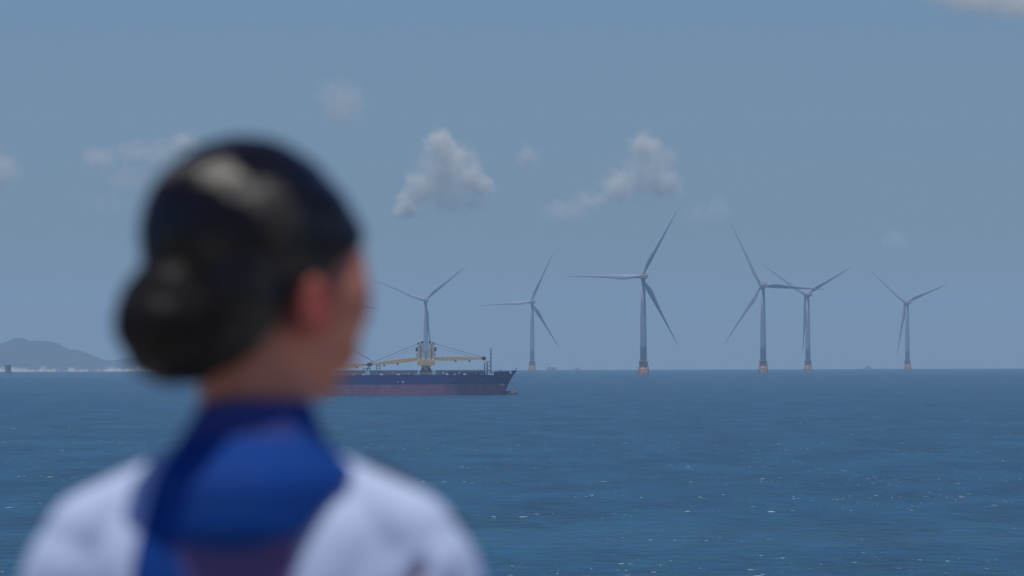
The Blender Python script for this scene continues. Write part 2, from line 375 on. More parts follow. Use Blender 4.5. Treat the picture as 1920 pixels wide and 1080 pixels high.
# ------------------------------------------------------------------ cargo ship
def build_ship():
    D = 4366.0; S = FPX / D
    xb = px_x(968, D); zs = sea_z(xb, D)
    root = empty('cargo_ship', (xb, D + 13, zs))
    tag(root, 'anchored bulk carrier with navy and red hull and buff deck cranes, partly behind the head', 'cargo ship')
    L = 146.0; B = 12.6
    # hull material: navy over faded red boot paint, streaked
    m = bpy.data.materials.new('ship_hull_paint'); m.use_nodes = True; n = m.node_tree; b = n.nodes['Principled BSDF']; b.inputs['Roughness'].default_value = .6
    tc = n.nodes.new('ShaderNodeTexCoord'); sp = n.nodes.new('ShaderNodeSeparateXYZ'); n.links.new(tc.outputs['Object'], sp.inputs[0])
    def noi(scale, st, det=5):
        mp = n.nodes.new('ShaderNodeMapping'); mp.inputs['Scale'].default_value = st
        q = n.nodes.new('ShaderNodeTexNoise'); q.inputs['Scale'].default_value = scale; q.inputs['Detail'].default_value = det
        n.links.new(tc.outputs['Object'], mp.inputs[0]); n.links.new(mp.outputs[0], q.inputs[0]); return q.outputs[0]
    def ramp(src, c0, c1, p0=.35, p1=.7):
        r = n.nodes.new('ShaderNodeValToRGB'); r.color_ramp.elements[0].position = p0; r.color_ramp.elements[0].color = (*c0, 1); r.color_ramp.elements[1].position = p1; r.color_ramp.elements[1].color = (*c1, 1)
        n.links.new(src, r.inputs[0]); return r.outputs[0]
    red = ramp(noi(.35, (1, 1, .5)), (.22, .090, .15), (.32, .14, .20)); blu = ramp(noi(.3, (1.0, 1, .25)), (.004, .026, .15), (.010, .038, .21))
    rust = ramp(noi(.9, (1.2, 1, .18)), (0, 0, 0), (1, 1, 1), .66, .74)
    st = n.nodes.new('ShaderNodeMapRange'); st.inputs[1].default_value = 5.25; st.inputs[2].default_value = 5.4; n.links.new(sp.outputs[2], st.inputs[0])
    mx = n.nodes.new('ShaderNodeMix'); mx.data_type = 'RGBA'; n.links.new(st.outputs[0], mx.inputs[0]); n.links.new(red, mx.inputs[6]); n.links.new(blu, mx.inputs[7])
    m2 = n.nodes.new('ShaderNodeMix'); m2.data_type = 'RGBA'; mu = n.nodes.new('ShaderNodeMath'); mu.operation = 'MULTIPLY'; mu.inputs[1].default_value = .5; n.links.new(rust, mu.inputs[0]); n.links.new(mu.outputs[0], m2.inputs[0])
    n.links.new(mx.outputs[2], m2.inputs[6]); m2.inputs[7].default_value = (.20, .13, .11, 1); n.links.new(m2.outputs[2], b.inputs['Base Color'])
    M_hull = m
    M_deck = mat('deck_grey_blue', (.15, .17, .24), .8, var=.4, scale=.6)
    M_hatch = mat('hatch_cover_paint', (.10, .125, .20), .75, var=.45, scale=.7, stretch=(1, 1, 2))
    M_buff = mat('crane_buff_paint', (.80, .56, .26), .6, var=.22, scale=.8)
    M_grey = mat('crane_grey_paint', (.66, .60, .46), .6, var=.25, scale=.8)
    M_dark = mat('ship_dark_gear', (.05, .055, .07), .6, var=.4, scale=1.2)
    M_wht = mat('ship_white_paint', (.62, .62, .58), .6, var=.2, scale=1.0)
    # sections from stern to stem; x is negative aft of the stem head
    def stem_x(z):
        return -5.2 if z <= 4.2 else -5.2 + 5.2 * min(1.0, (z - 4.2) / 7.1) ** 1.12
    def half(x, z):
        """half breadth at station x (0 at stem head) and height z"""
        xs = stem_x(z)                                         # stem line: plumb below, raked above
        t = (xs - x)
        if t <= 0: return 0.02
        fl = 34 - 6 * (z / 11)                                 # entrance length
        fore = min(1, t / fl); fore = 1 - (1 - fore) ** 2.0
        aft = 1.0; ta = x + L
        if ta < 26: aft = .55 + .45 * (max(0, ta) / 26) ** .6 if z > 4 else max(.05, (max(0, ta - 4) / 26) ** .8) if ta < 30 else 1
        return max(.02, B * fore * aft)
    def deck(x): return 10.0 + (1.45 * max(0, (x + 13) / 13) ** 1.1 if x > -13 else 0)
    X = [-L, -L + 2, -L + 5, -L + 10, -L + 18, -L + 26, -100, -80, -60, -45, -36, -30, -25, -20, -16, -13, -10.5, -8, -6.5, -5, -4, -3.2, -2.4, -1.6, -.9, -.4, -.05]
    bm = bmesh.new(); rs = []
    for x in X:
        dz = deck(x); zz = [-3, -1, .6, 2.4, 4, 5.6, 7.2, 8.6, dz]; hb = [half(x, z) for z in zz]
        xx = [min(x, stem_x(z)) for z in zz]
        left = [(q, -h, z) for q, h, z in zip(xx, hb, zz)]; right = [(q, h, z) for q, h, z in zip(xx[::-1], hb[::-1], zz[::-1])]
        rs.append(left + right)
    rings(bm, rs); hull = mesh_obj('hull', fix(bm), M_hull, root, False)
    # bulbous bow; paint colour darkened to offset the light on its top
    bm = bmesh.new(); rs = []
    for x, r, zc in ((-9, 2.0, -.4), (-5, 2.1, -.3), (-2.5, 2.0, -.1), (-.8, 1.75, .1), (.15, 1.2, .35), (.6, .5, .5), (.68, .08, .55)):
        rs.append([(x, r * math.cos(t), zc + 1.05 * r * math.sin(t)) for t in [2 * PI * k / 16 for k in range(16)]])
    rings(bm, rs); mesh_obj('bulbous_bow', fix(bm), mat('bulb_darkened_paint', (.11, .05, .07), .7, var=.4, scale=.8), root, True)
    # bulwark round the bow and forecastle rail
    bm = bmesh.new()
    for s in (-1, 1):
        pts = [(x, s * half(x, deck(x)), deck(x)) for x in X if x >= -13]
        pts = [p for p in pts if p[0] < stem_x(p[2]) + .01]
        for a, c in zip(pts, pts[1:]):
            q = [bm.verts.new(p) for p in ((a[0], a[1], a[2] - .05), (c[0], c[1], c[2] - .05), (c[0] + .12, c[1], c[2] + .75), (a[0] + .12, a[1], a[2] + .75))]
            bm.faces.new(q)
    bw = mesh_obj('bulwark', bm, M_hull, root); sm = bw.modifiers.new('s', 'SOLIDIFY'); sm.thickness = .12
    # side rails
    for s in (-1, 1):
        bm = bmesh.new(); y = s * (B - .25)
        xr = -L + 30
        while xr < -34:
            tube(bm, (xr, y, 9.9), (xr, y, 11.1), .05, n=5); xr += 2.2
        for z in (10.5, 11.1): tube(bm, (-L + 30, y, z), (-34, y, z), .045, n=5)
        mesh_obj('side_rail', bm, M_wht, root)
    # hatches
    hatch = [(-115, -101), (-95.5, -72), (-69.5, -50), (-40.5, -15.6)]
    hh = [(-L + 40, -97), (-90, -74.5), (-72.5, -48.6), (-40.2, -15.4)]
    for a, c in hh:
        bm = bmesh.new(); box(bm, a + .4, c - .4, -8.2, 8.2, 9.9, 11.5)
        k = a + .8
        while k < c - .6: box(bm, k, k + .18, -8.5, -8.2, 9.95, 11.4); k += 1.6
        co = mesh_obj('hatch_coaming', fix(bm), M_deck, root)
        bm = bmesh.new(); np_ = max(2, int((c - a) / 6)); st_ = (c - a) / np_
        for q in range(np_):
            box(bm, a + q * st_ + .06, a + (q + 1) * st_ - .06, -8.7, 8.7, 11.5, 12.35, .15, .15)
        mesh_obj('hatch_cover', fix(bm), M_hatch, co)
    # deck clutter between coamings and rail
    rnd = random.Random(3)
    for k in range(26):
        x = -86 + k * 2.75 + rnd.uniform(-.6, .6)
        if x > -16: continue
        bm = bmesh.new(); kind = k % 3
        if kind == 0: tube(bm, (x, -10.6, 9.9), (x, -10.6, 10.9), .3); tube(bm, (x, -10.6, 10.8), (x, -10.6, 11.15), .5, .35); nm = 'vent'
        elif kind == 1: box(bm, x - .8, x + .9, -11.2, -10.0, 9.9, 10.7, .1, .1); nm = 'locker'
        else: box(bm, x - .8, x + .8, -11.3, -10.7, 9.9, 10.08); tube(bm, (x - .5, -11, 10.0), (x - .5, -11, 10.7), .2); tube(bm, (x + .5, -11, 10.0), (x + .5, -11, 10.7), .2); tube(bm, (x - .5, -11, 10.55), (x + .5, -11, 10.55), .08); nm = 'bollard'
        mesh_obj(nm, fix(bm), M_wht if rnd.random() < .45 else M_deck, root)
    # ---- cranes
    def boom(parent, base, tip, halfw=.85):
        bm = bmesh.new(); a, c = Vector(base), Vector(tip); d = (c - a); ln = d.length; d.normalize()
        side = Vector((-d.y, d.x, 0)).normalized(); up = side.cross(d) * -1
        if up.z < 0: up = -up
        rs = []
        for t, hh_ in ((0, .55), (.06, .95), (.55, .95), (1, .38)):
            p = a + d * ln * t; rs.append([p + side * halfw * q * (1 if t < .6 else .55) + up * hh_ * r for q, r in ((-1, -1), (1, -1), (1, 1), (-1, 1))])
        rings(bm, rs)
        o = mesh_obj('boom', fix(bm), M_buff, parent)
        for t in (.42, .70):
            bm = bmesh.new(); p = a + d * ln * t - up * 1.25; box(bm, p.x - .5, p.x + .5, p.y - .4, p.y + .4, p.z - .3, p.z + .4)
            mesh_obj('boom_bracket', fix(bm), M_dark, o)
        bm = bmesh.new(); tube(bm, c - side * .8, c + side * .8, 1.0, n=14); tube(bm, c - d * 1.2 - side * .5, c - d * 1.2 + side * .5, .6, n=12)
        mesh_obj('sheave', fix(bm), M_dark, o)
        return o
    def cable(parent, a, c, r=.11, off=0.0):
        bm = bmesh.new(); tube(bm, (a[0], a[1] + off, a[2]), (c[0], c[1] + off, c[2]), r, n=6); mesh_obj('cable', bm, M_dark, parent)
    def tower(parent, sx, xc):
        """one winch tower; sx = side the jib points to"""
        def X_(u): return xc + sx * u
        bm = bmesh.new()
        # outer face plumb, inner face sloping so the gap between twins narrows downwards
        sec = [(17.3, .5, 4.25), (20.5, .7, 4.2), (21.2, 1.0, 4.1), (25.3, 1.35, 3.9), (25.6, 1.7, 3.3)]
        rings(bm, [[(X_(u0), -1.7, z), (X_(u1), -1.7, z), (X_(u1), 1.7, z), (X_(u0), 1.7, z)] for z, u0, u1 in sec])
        t = mesh_obj('winch_tower', fix(bm), M_grey, parent)
        bm = bmesh.new(); y0 = -1.2
        tube(bm, (X_(3.5), -1, 25.4), (X_(3.5), 1, 25.4), .75, n=12); tube(bm, (X_(1.9), -1, 26.1), (X_(1.9), 1, 26.1), .65, n=12)
        mesh_obj('sheave_block', fix(bm), M_dark, t)
        bm = bmesh.new(); a0, a1 = sorted((X_(4.0), X_(5.2))); box(bm, a0, a1, -1.2, 1.2, 21.6, 23.6, .15, .1); mesh_obj('cab', fix(bm), M_dark, t)
        bm = bmesh.new(); a0, a1 = sorted((X_(4.1), X_(4.9))); box(bm, a0, a1, -1.0, 1.0, 18.6, 20.6, .15, .1); mesh_obj('drum_housing', fix(bm), M_grey, t)
        bm = bmesh.new(); z = 17.6
        for q in (-.3, .3): tube(bm, (X_(2.6), -1.85, 17.5), (X_(2.9), -1.85, 25), .06, n=5)
        while z < 25: tube(bm, (X_(2.3), -1.86, z), (X_(3.1), -1.86, z), .04, n=4); z += .8
        mesh_obj('ladder', bm, M_dark, t)
        return t
    def pedestal(parent, xc, wide=4.3):
        bm = bmesh.new(); box(bm, xc - 3.3, xc + 3.3, -4, 4, 9.9, 12.3, .3, .3); lathe(bm, [(12.2, 2.7), (13.2, 2.3), (13.6, 1.9)], 20, (xc, 0, 0)); mesh_obj('pedestal', fix(bm), M_dark, parent)
        bm = bmesh.new(); rings(bm, [[(xc + q * u, r * v, z) for q, r in ((-1, -1), (1, -1), (1, 1), (-1, 1))] for z, u, v in ((13.5, 1.9, 1.9), (14.6, 2.6, 2.0), (14.7, wide, 2.2), (17.3, wide, 2.2))])
        mesh_obj('slewing_platform', fix(bm), M_buff, parent)
    def z_at(y): return (741 - y) / S
    def x_at(px): return (px - 968) / S
    xc = x_at(798.5)
    cr = empty('twin_crane'); cr.parent = root; pedestal(cr, xc)
    tR = tower(cr, 1, xc); tL = tower(cr, -1, xc)
    bR = boom(cr, (xc + 4.3, 0, z_at(673)), (x_at(907.5), 0, z_at(672.2)))
    for off, zz in ((-.8, 25.6), (.8, 25.6)): cable(cr, (xc + 3.6, off, zz), (x_at(905), off * .6, z_at(670.5)))
    cable(cr, (xc + 3.9, 0, 23.9), (x_at(888), 0, z_at(670)), .06)
    bL = boom(cr, (xc - 4.3, 0, z_at(673.2)), (x_at(692), -1.0, z_at(683.5)))
    for off in (-.8, .8): cable(cr, (xc - 3.6, off, 25.6), (x_at(690), off * .6 - 1, z_at(682.5)))
    cable(cr, (xc - 3.9, 0, 24.1), (x_at(707), -1, z_at(682)), .06)
    cable(cr, (x_at(908.5), 0, z_at(673)), (x_at(912), 0, z_at(677)), .07); 
    # second crane, mostly behind the face
    x2 = x_at(604); c2 = empty('single_crane'); c2.parent = root; pedestal(c2, x2, 3.2); tower(c2, 1, x2 - 2.2)
    boom(c2, (x2 + 2.0, -1, z_at(687)), (x_at(693), -5.5, z_at(683.2)), .6)
    cable(c2, (x2 + 1.6, -1, z_at(626)), (x_at(700), -5.2, z_at(678.5)), .09); cable(c2, (x2 + 1.6, -.5, z_at(626)), (x_at(702), -4.9, z_at(679)), .07)
    bm = bmesh.new(); tube(bm, (x2 + 1.4, -.8, 25), (x2 + 1.6, -.8, z_at(625)), .5, .3, 8); mesh_obj('mast_head', bm, M_grey, c2)
    # boom rests
    for px, tp, wd in ((685, 690.5, 1.1), (690.5, 688.5, .7), (708.5, 684.5, .9)):
        x = x_at(px); bm = bmesh.new(); zt = z_at(tp)
        for q in (-wd, wd):
            for y in (-2, 1): tube(bm, (x + q, y, 12.2), (x + q * .8, y, zt), .16, n=6)
        tube(bm, (x - wd, -2, zt - .2), (x + wd, -2, zt - .2), .22, n=6); tube(bm, (x - wd, -2, 13.2), (x + wd, -2, 13.2), .12, n=6); tube(bm, (x, -2, zt), (x, 1, zt), .2, n=6)
        mesh_obj('boom_rest', bm, M_dark, root)
    # foremast with ladder frame
    bm = bmesh.new(); xm = x_at(920.3); xf = x_at(913.3)
    tube(bm, (xm, 0, 10), (xm, 0, z_at(657)), .30, .16, 8); tube(bm, (xm, 0, z_at(657)), (xm, 0, z_at(651.5)), .06, n=5)
    tube(bm, (xf, 0, 10), (xf, 0, z_at(678.5)), .26, n=8)
    for y in (679, 686.5, 694): tube(bm, (xf, 0, z_at(y)), (xm, 0, z_at(y)), .2, n=6)
    for y in (656, 664, 672): box(bm, xm - .3, xm + .55, -.35, .35, z_at(y) - .25, z_at(y) + .2)
    for y in (660, 668, 676, 684, 690): tube(bm, (xm - .5, -.3, z_at(y)), (xm + .5, -.3, z_at(y)), .07, n=5)
    fm = mesh_obj('foremast', bm, M_dark, root)
    bm = bmesh.new(); tube(bm, (x_at(908.3), -1, 10), (x_at(908.3), -1, z_at(680.5)), .26, .22, 8); tube(bm, (x_at(910.8), -2, 10), (x_at(910.8), -2, z_at(676)), .07, n=5); mesh_obj('vent_post', bm, M_dark, root)
    # windlass and gear on forecastle
    bm = bmesh.new()
    for px, r in ((930, .75), (934, .6), (938.5, 1.15), (943, .8)): tube(bm, (x_at(px), -3, 11.0), (x_at(px), 3, 11.0), r, n=14)
    box(bm, x_at(927.5), x_at(946.5), -3.2, 3.2, 9.9, 10.9, .2, .2); box(bm, x_at(936), x_at(941), -2, 2, 11, 12.4, .5, .4)
    tube(bm, (x_at(938.6), 0, 12), (x_at(938.6), 0, 13.2), .05, n=5)
    mesh_obj('windlass', fix(bm), mat('windlass_paint', (.20, .16, .17), .7, var=.4, scale=1), root)
    bm = bmesh.new()
    for px in (916, 920, 924): box(bm, x_at(px) - .45, x_at(px) + .45, -8.6, -7.8, 9.8, 10.7, .1, .1)
    box(bm, x_at(955), x_at(959), -4.1, -3.2, 10.6, 11.7, .1, .1); mesh_obj('fairlead', fix(bm), M_wht, root)
    bm = bmesh.new(); tube(bm, (-.6, 0, 11.4), (-.1, 0, 13.2), .06, n=5); box(bm, -.5, .15, -.1, .1, 12.8, 13.3); mesh_obj('jackstaff', bm, M_dark, root)
    # anchor in its pocket (far one), chain of the dropped one
    def hull_y(x, z): return -half(x, z)
    xa = x_at(940.5); za = z_at(721.5); ya = hull_y(xa, za)
    bm = bmesh.new(); box(bm, xa - 1.6, xa + 1.6, ya - .5, ya + .1, za - .45, za + .25, .4, .1); tube(bm, (xa, ya - .3, za), (xa - .2, ya - .2, za + 1.3), .25, n=8)
    tube(bm, (xa - 1.6, ya - .4, za), (xa - 2.0, ya - .4, za + .8), .3, .1, 8); mesh_obj('anchor', fix(bm), M_wht, root)
    bm = bmesh.new(); p0 = Vector((x_at(957.5), -.3, z_at(717))); p1 = Vector((x_at(984), -3, z_at(741) - .4)); k = 22
    for q in range(k):
        def cp(t): 
            p = p0.lerp(p1, t); p.z -= 1.0 * 4 * t * (1 - t) * .5; return p
        tube(bm, cp(q / k), cp((q + 1) / k), .10, n=6)
    mesh_obj('anchor_chain', bm, M_dark, root)
    # painted name block near the bow: pale worn strokes, unreadable in the photograph; draft marks
    bm = bmesh.new(); 
    for q in range(9):
        x = x_at(933) + q * .42 * 1.0; z0 = 9.05; y = min(hull_y(x, 9.3), hull_y(x + .3, 9.3)) - .05
        box(bm, x, x + .26, y - .03, y, z0, z0 + .42)
    mesh_obj('name_lettering', fix(bm), mat('faded_lettering', (.16, .22, .24), .7, var=.4, scale=2), root)
    for px, y, r in ((755.5, 715.7, .5), (746, 716, .3), (905, 713.5, .35)):
        bm = bmesh.new(); x = x_at(px); yy = hull_y(x, z_at(y)); tube(bm, (x, yy - .08, z_at(y)), (x, yy + .1, z_at(y)), r, n=12); mesh_obj('load_mark', bm, M_wht, root)
    # aft superstructure and funnel (hidden behind the person from here)
    bm = bmesh.new(); x0 = -L + 6
    for k, (a, c, hw) in enumerate(((0, 22, 11.5), (2, 20, 10.5), (3, 19, 10), (4, 18, 9.5), (5, 17, 11.5))): box(bm, x0 + a, x0 + c, -hw, hw, 9.95 + 2.7 * k + (.003 * k), 12.65 + 2.7 * k)
    sup = mesh_obj('superstructure', fix(bm), M_wht, root)
    for k in range(5):
        bm = bmesh.new(); q = 0
        while q < 5: box(bm, x0 + 6 + q * 2.2, x0 + 7 + q * 2.2, -11.56, -9, 11.1 + 2.7 * k, 11.9 + 2.7 * k) if k in (0, 4) else box(bm, x0 + 6 + q * 2.2, x0 + 7 + q * 2.2, -(10.56 - .5 * (k - 1)), -9, 11.1 + 2.7 * k, 11.9 + 2.7 * k); q += 1
        mesh_obj('window_band', fix(bm), M_dark, sup)
    bm = bmesh.new(); box(bm, x0 + 1, x0 + 6, -3, 3, 20.7, 27, .6, .4); mesh_obj('funnel', fix(bm), M_hull, root)
build_ship()

# ------------------------------------------------------------------ person
PD = 7.9                         # distance of the person
PS = FPX / PD                    # pixels per metre at the person
def ell(bm, c, r, rot=None, n=24):
    Mx = Matrix.Translation(c) @ (rot.to_4x4() if rot else Matrix.Identity(4)) @ Matrix.Diagonal((*r, 1))
    bmesh.ops.create_uvsphere(bm, u_segments=n, v_segments=n // 2 + 2, radius=1, matrix=Mx)
def cap_(bm, a, b, ra, rb=None, sq=1.0, n=20):
    """tapered capsule"""
    rb = ra if rb is None else rb; a, b = Vector(a), Vector(b); d = b - a; L_ = d.length; d.normalize()
    u = d.orthogonal().normalized(); v = d.cross(u); rs = []
    st = [(-ra * math.cos(t), ra * math.sin(t)) for t in [.12, .45, .8, 1.15, PI / 2]] + [(L_ + rb * math.sin(t), rb * math.cos(t)) for t in [0, .42, .8, 1.15, 1.45]]
    for s, r in st: rs.append([a + d * s + (u * math.cos(2 * PI * k / n) + v * math.sin(2 * PI * k / n)) * r for k in range(n)])
    rings(bm, rs)
def remesh(name, bm, voxel, smooth=6, sculpt=None):
    fix(bm); me = bpy.data.meshes.new(name); bm.to_mesh(me); bm.free()
    o = bpy.data.objects.new(name, me); C.objects.link(o)
    r = o.modifiers.new('r', 'REMESH'); r.mode = 'VOXEL'; r.voxel_size = voxel; r.use_smooth_shade = True
    s = o.modifiers.new('s', 'SMOOTH'); s.factor = .5; s.iterations = smooth
    dg = bpy.context.evaluated_depsgraph_get(); out = bpy.data.meshes.new_from_object(o.evaluated_get(dg))
    bpy.data.objects.remove(o); bpy.data.meshes.remove(me); out.name = name
    if sculpt:
        n = len(out.vertices); co = np.empty(n * 3, dtype=np.float32); out.vertices.foreach_get('co', co); co = co.reshape(-1, 3).astype(float)
        nr = np.empty(n * 3, dtype=np.float32); out.vertices.foreach_get('normal', nr); nr = nr.reshape(-1, 3)
        co = sculpt(co, nr); out.vertices.foreach_set('co', co.astype(np.float32).ravel()); out.update()
    return out
def sstep(x, a, b):
    t = np.clip((x - a) / (b - a), 0, 1); return t * t * (3 - 2 * t)

HEAD_YAW = R_(42); ANI_ALONG = True
def build_person():
    org = P(470, 650, PD)            # body axis at camera level height
    HC = Vector(((474 - 470) / PS, 0.0, (650 - 508) / PS))     # head centre at eye level, relative to the body origin
    ca, sa = math.cos(HEAD_YAW), math.sin(HEAD_YAW)
    RH = Matrix(((ca, sa, 0), (-sa, ca, 0), (0, 0, 1)))       # head (lateral right, forward, up) -> body frame
    tilt = Matrix.Rotation(R_(-1.5), 3, 'Y')
    RH = tilt @ RH
    H = lambda x, y, z: HC + RH @ Vector((x, y, z))
    RHi = np.array(RH.inverted())
    HCn = np.array(HC)
    M_skin = bpy.data.materials.new('skin'); M_skin.use_nodes = True; b = M_skin.node_tree.nodes['Principled BSDF']
    b.inputs['Base Color'].default_value = (.40, .20, .145, 1); b.inputs['Roughness'].default_value = .5
    b.inputs['Subsurface Weight'].default_value = .6; b.inputs['Subsurface Radius'].default_value = (1, .25, .1); b.inputs['Subsurface Scale'].default_value = .02
    n_ = M_skin.node_tree; no = n_.nodes.new('ShaderNodeTexNoise'); no.inputs['Scale'].default_value = 9; rp = n_.nodes.new('ShaderNodeValToRGB')
    rp.color_ramp.elements[0].color = (.47, .165, .10, 1); rp.color_ramp.elements[1].color = (.54, .225, .14, 1); rp.color_ramp.elements[0].position = .35; rp.color_ramp.elements[1].position = .65
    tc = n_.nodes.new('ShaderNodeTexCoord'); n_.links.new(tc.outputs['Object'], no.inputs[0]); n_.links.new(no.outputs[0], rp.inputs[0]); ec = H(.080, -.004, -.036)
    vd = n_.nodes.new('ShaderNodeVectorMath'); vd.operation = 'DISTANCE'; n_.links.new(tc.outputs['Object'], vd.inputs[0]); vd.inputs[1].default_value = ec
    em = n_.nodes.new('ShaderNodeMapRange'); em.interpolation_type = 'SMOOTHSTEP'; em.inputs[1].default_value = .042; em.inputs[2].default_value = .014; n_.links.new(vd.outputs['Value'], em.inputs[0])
    mx = n_.nodes.new('ShaderNodeMix'); mx.data_type = 'RGBA'; n_.links.new(em.outputs[0], mx.inputs[0]); n_.links.new(rp.outputs[0], mx.inputs[6]); mx.inputs[7].default_value = (.43, .095, .065, 1)  # redder ear: blood colour plus translucent glow painted into the skin
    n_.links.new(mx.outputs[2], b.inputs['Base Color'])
    # ---- body
    bm = bmesh.new()
    ell(bm, H(0, -.012, .030), (.070, .088, .076), RH)
    ell(bm, H(0, .038, -.016), (.069, .060, .085), RH)
    ell(bm, H(0, .038, -.070), (.063, .055, .043), RH)
    ell(bm, H(0, .044, .030), (.064, .048, .046), RH)
    cap_(bm, H(-.012, .072, -.101), H(.012, .072, -.101), .016)
    for s in (-1, 1):
        ell(bm, H(s * .049, .050, -.026), (.032, .040, .048), RH)
        ell(bm, H(s * .043, .056, .004), (.030, .036, .028), RH)
        ell(bm, H(s * .036, .052, -.068), (.030, .036, .034), RH)
        ell(bm, H(s * .052, .010, -.060), (.012, .030, .028), RH)
        cap_(bm, H(s * .012, .098, .018), H(s * .042, .080, .020), .009)
        earR = RH @ Matrix.Rotation(s * R_(-22), 3, 'Z') @ Matrix.Rotation(R_(8), 3, 'X')
        ell(bm, H(s * .080, -.006, -.034), (.007, .018, .031), earR); ell(bm, H(s * .076, .006, -.054), (.006, .009, .012), RH)
        ell(bm, H(s * .010, .104, -.038), (.009, .009, .007), RH)
    cap_(bm, H(0, .096, .002), H(0, .114, -.034), .007, .011)
    cap_(bm, H(-.017, .093, -.062), H(.017, .093, -.062), .0075); cap_(bm, H(-.014, .093, -.073), H(.014, .093, -.073), .0080)
    nb = Vector((.004, .0, -.125))
    cap_(bm, H(.002, -.008, -.05), Vector((.005, -.008, -.125)), .045, .055)
    cap_(bm, H(0, .018, -.06), Vector((.004, .015, -.12)), .040, .050)
    T = Matrix.Rotation(R_(-7), 3, 'Z'); V = lambda x, y, z: T @ Vector((x, y, z))
    def torso(bm, g=0.0, arms=True, low=True):
        for s in (-1, 1):
            cap_(bm, V(s * .03, -.01, -.120), V(s * .142, -.004, -.172), .036 + g, .038 + g)
            ell(bm, V(s * .155, 0, -.208), (.043 + g, .050 + g, .052 + g))
            ell(bm, V(s * .060, -.045, -.235), (.072 + g, .055 + g, .105 + g))
            ell(bm, V(s * .066, .055, -.285), (.060 + g, .055 + g, .062 + g))
        ell(bm, V(0, 0, -.25), (.142 + g, .098 + g, .16 + g)); ell(bm, V(0, 0, -.42), (.118 + g, .086 + g, .15 + g))
    torso(bm, -.007)
    ell(bm, V(0, 0, -.60), (.155, .110, .14))
    for s in (-1, 1):
        sh, el, wr = V(s * .146, 0, -.215), V(s * .176, -.015, -.475), V(s * .170, .045, -.70)
        cap_(bm, sh, el, .036, .032); cap_(bm, el, wr, .036, .024)
        pc = wr + V(-s * .003, .012, -.045); ell(bm, pc, (.018, .034, .046), T)
        for q, (dy, ln, c) in enumerate(((-.024, .060, .2), (-.008, .070, .15), (.009, .068, .2), (.025, .055, .3))):
            a = pc + V(0, -dy * .9, -.035); m1 = a + V(-s * .006 * c, .004, -ln * .5); e = m1 + V(-s * ln * .3, .004, -ln * .42)
            cap_(bm, a, m1, .0082, .0078, n=10); cap_(bm, m1, e, .0078, .0066, n=10)
        a = pc + V(-s * .006, .028, .01); m1 = a + V(-s * .012, .022, -.024); cap_(bm, a, m1, .011, .0095, n=10); cap_(bm, m1, m1 + V(-s * .004, .006, -.028), .0095, .008, n=10)
        cap_(bm, V(s * .082, 0, -.66), V(s * .078, .012, -1.0), .078, .052); cap_(bm, V(s * .078, .012, -1.0), V(s * .072, -.012, -1.39), .052, .034)
        ell(bm, V(s * .079, -.022, -1.13), (.046, .046, .11)); cap_(bm, V(s * .072, -.02, -1.425), V(s * .085, .12, -1.437), .032, .026)
    def sc_body(co, nr):
        h = (co - HCn) @ RHi.T
        for s in (-1, 1):
            for c, r, a in (((s * .031, .098, .000), .017, -.009), ((s * .085, -.002, -.030), .010, -.004), ((0, .093, -.0675), .006, -.003)):
                d = np.linalg.norm(h - np.array(c), axis=1); co = co + nr * (a * np.exp(-(d / r) ** 2))[:, None]
        return co
    me = remesh('person', bm, .0045, 5, sc_body)
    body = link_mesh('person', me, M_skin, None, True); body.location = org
    tag(body, 'person seen from behind, black hair in a low bun, white shirt, blue collar', 'person')
    # ---- eyes
    M_eye = mat('eye_white', (.75, .73, .70), .2); M_iris = mat('eye_iris', (.03, .015, .01), .1)
    for s in (-1, 1):
        bm = bmesh.new(); ell(bm, H(s * .031, .080, .000), (.0118, .0118, .0118), RH); e = mesh_obj('eye', bm, M_eye, body, True)
        bm = bmesh.new(); ell(bm, H(s * .031, .0902, .000), (.0055, .0025, .0055), RH); mesh_obj('iris', bm, M_iris, e, True)
    # ---- hair
    M_hair = bpy.data.materials.new('black_hair'); M_hair.use_nodes = True; n_ = M_hair.node_tree; b = n_.nodes['Principled BSDF']; ANI = 1.0
    ge = n_.nodes.new('ShaderNodeNewGeometry'); cx = n_.nodes.new('ShaderNodeVectorMath'); cx.operation = 'CROSS_PRODUCT'; cx.inputs[1].default_value = RH @ Vector((0, .8, .6)); n_.links.new(ge.outputs['Normal'], cx.inputs[0])
    cz = n_.nodes.new('ShaderNodeVectorMath'); cz.operation = 'CROSS_PRODUCT'; n_.links.new(cx.outputs[0], cz.inputs[0]); n_.links.new(ge.outputs['Normal'], cz.inputs[1])
    nm_ = n_.nodes.new('ShaderNodeVectorMath'); nm_.operation = 'NORMALIZE'; n_.links.new((cx if ANI_ALONG else cz).outputs[0], nm_.inputs[0]); n_.links.new(nm_.outputs[0], b.inputs['Tangent'])
    b.inputs['Roughness'].default_value = .31; b.inputs['Specular IOR Level'].default_value = .48; b.inputs['Anisotropic'].default_value = ANI
    tc = n_.nodes.new('ShaderNodeTexCoord'); mr_ = n_.nodes.new('ShaderNodeMapping'); mr_.inputs['Rotation'].default_value = (0, 0, HEAD_YAW); mp = n_.nodes.new('ShaderNodeMapping'); mp.inputs['Scale'].default_value = (1, .10, 1)
    no = n_.nodes.new('ShaderNodeTexNoise'); no.inputs['Scale'].default_value = 260; no.inputs['Detail'].default_value = 5; no.inputs['Roughness'].default_value = .7
    n_.links.new(tc.outputs['Object'], mr_.inputs[0]); n_.links.new(mr_.outputs[0], mp.inputs[0]); n_.links.new(mp.outputs[0], no.inputs[0])
    n3 = n_.nodes.new('ShaderNodeTexNoise'); n3.inputs['Scale'].default_value = 48; n3.inputs['Detail'].default_value = 5; n3.inputs['Roughness'].default_value = .6; n_.links.new(mp.outputs[0], n3.inputs[0])
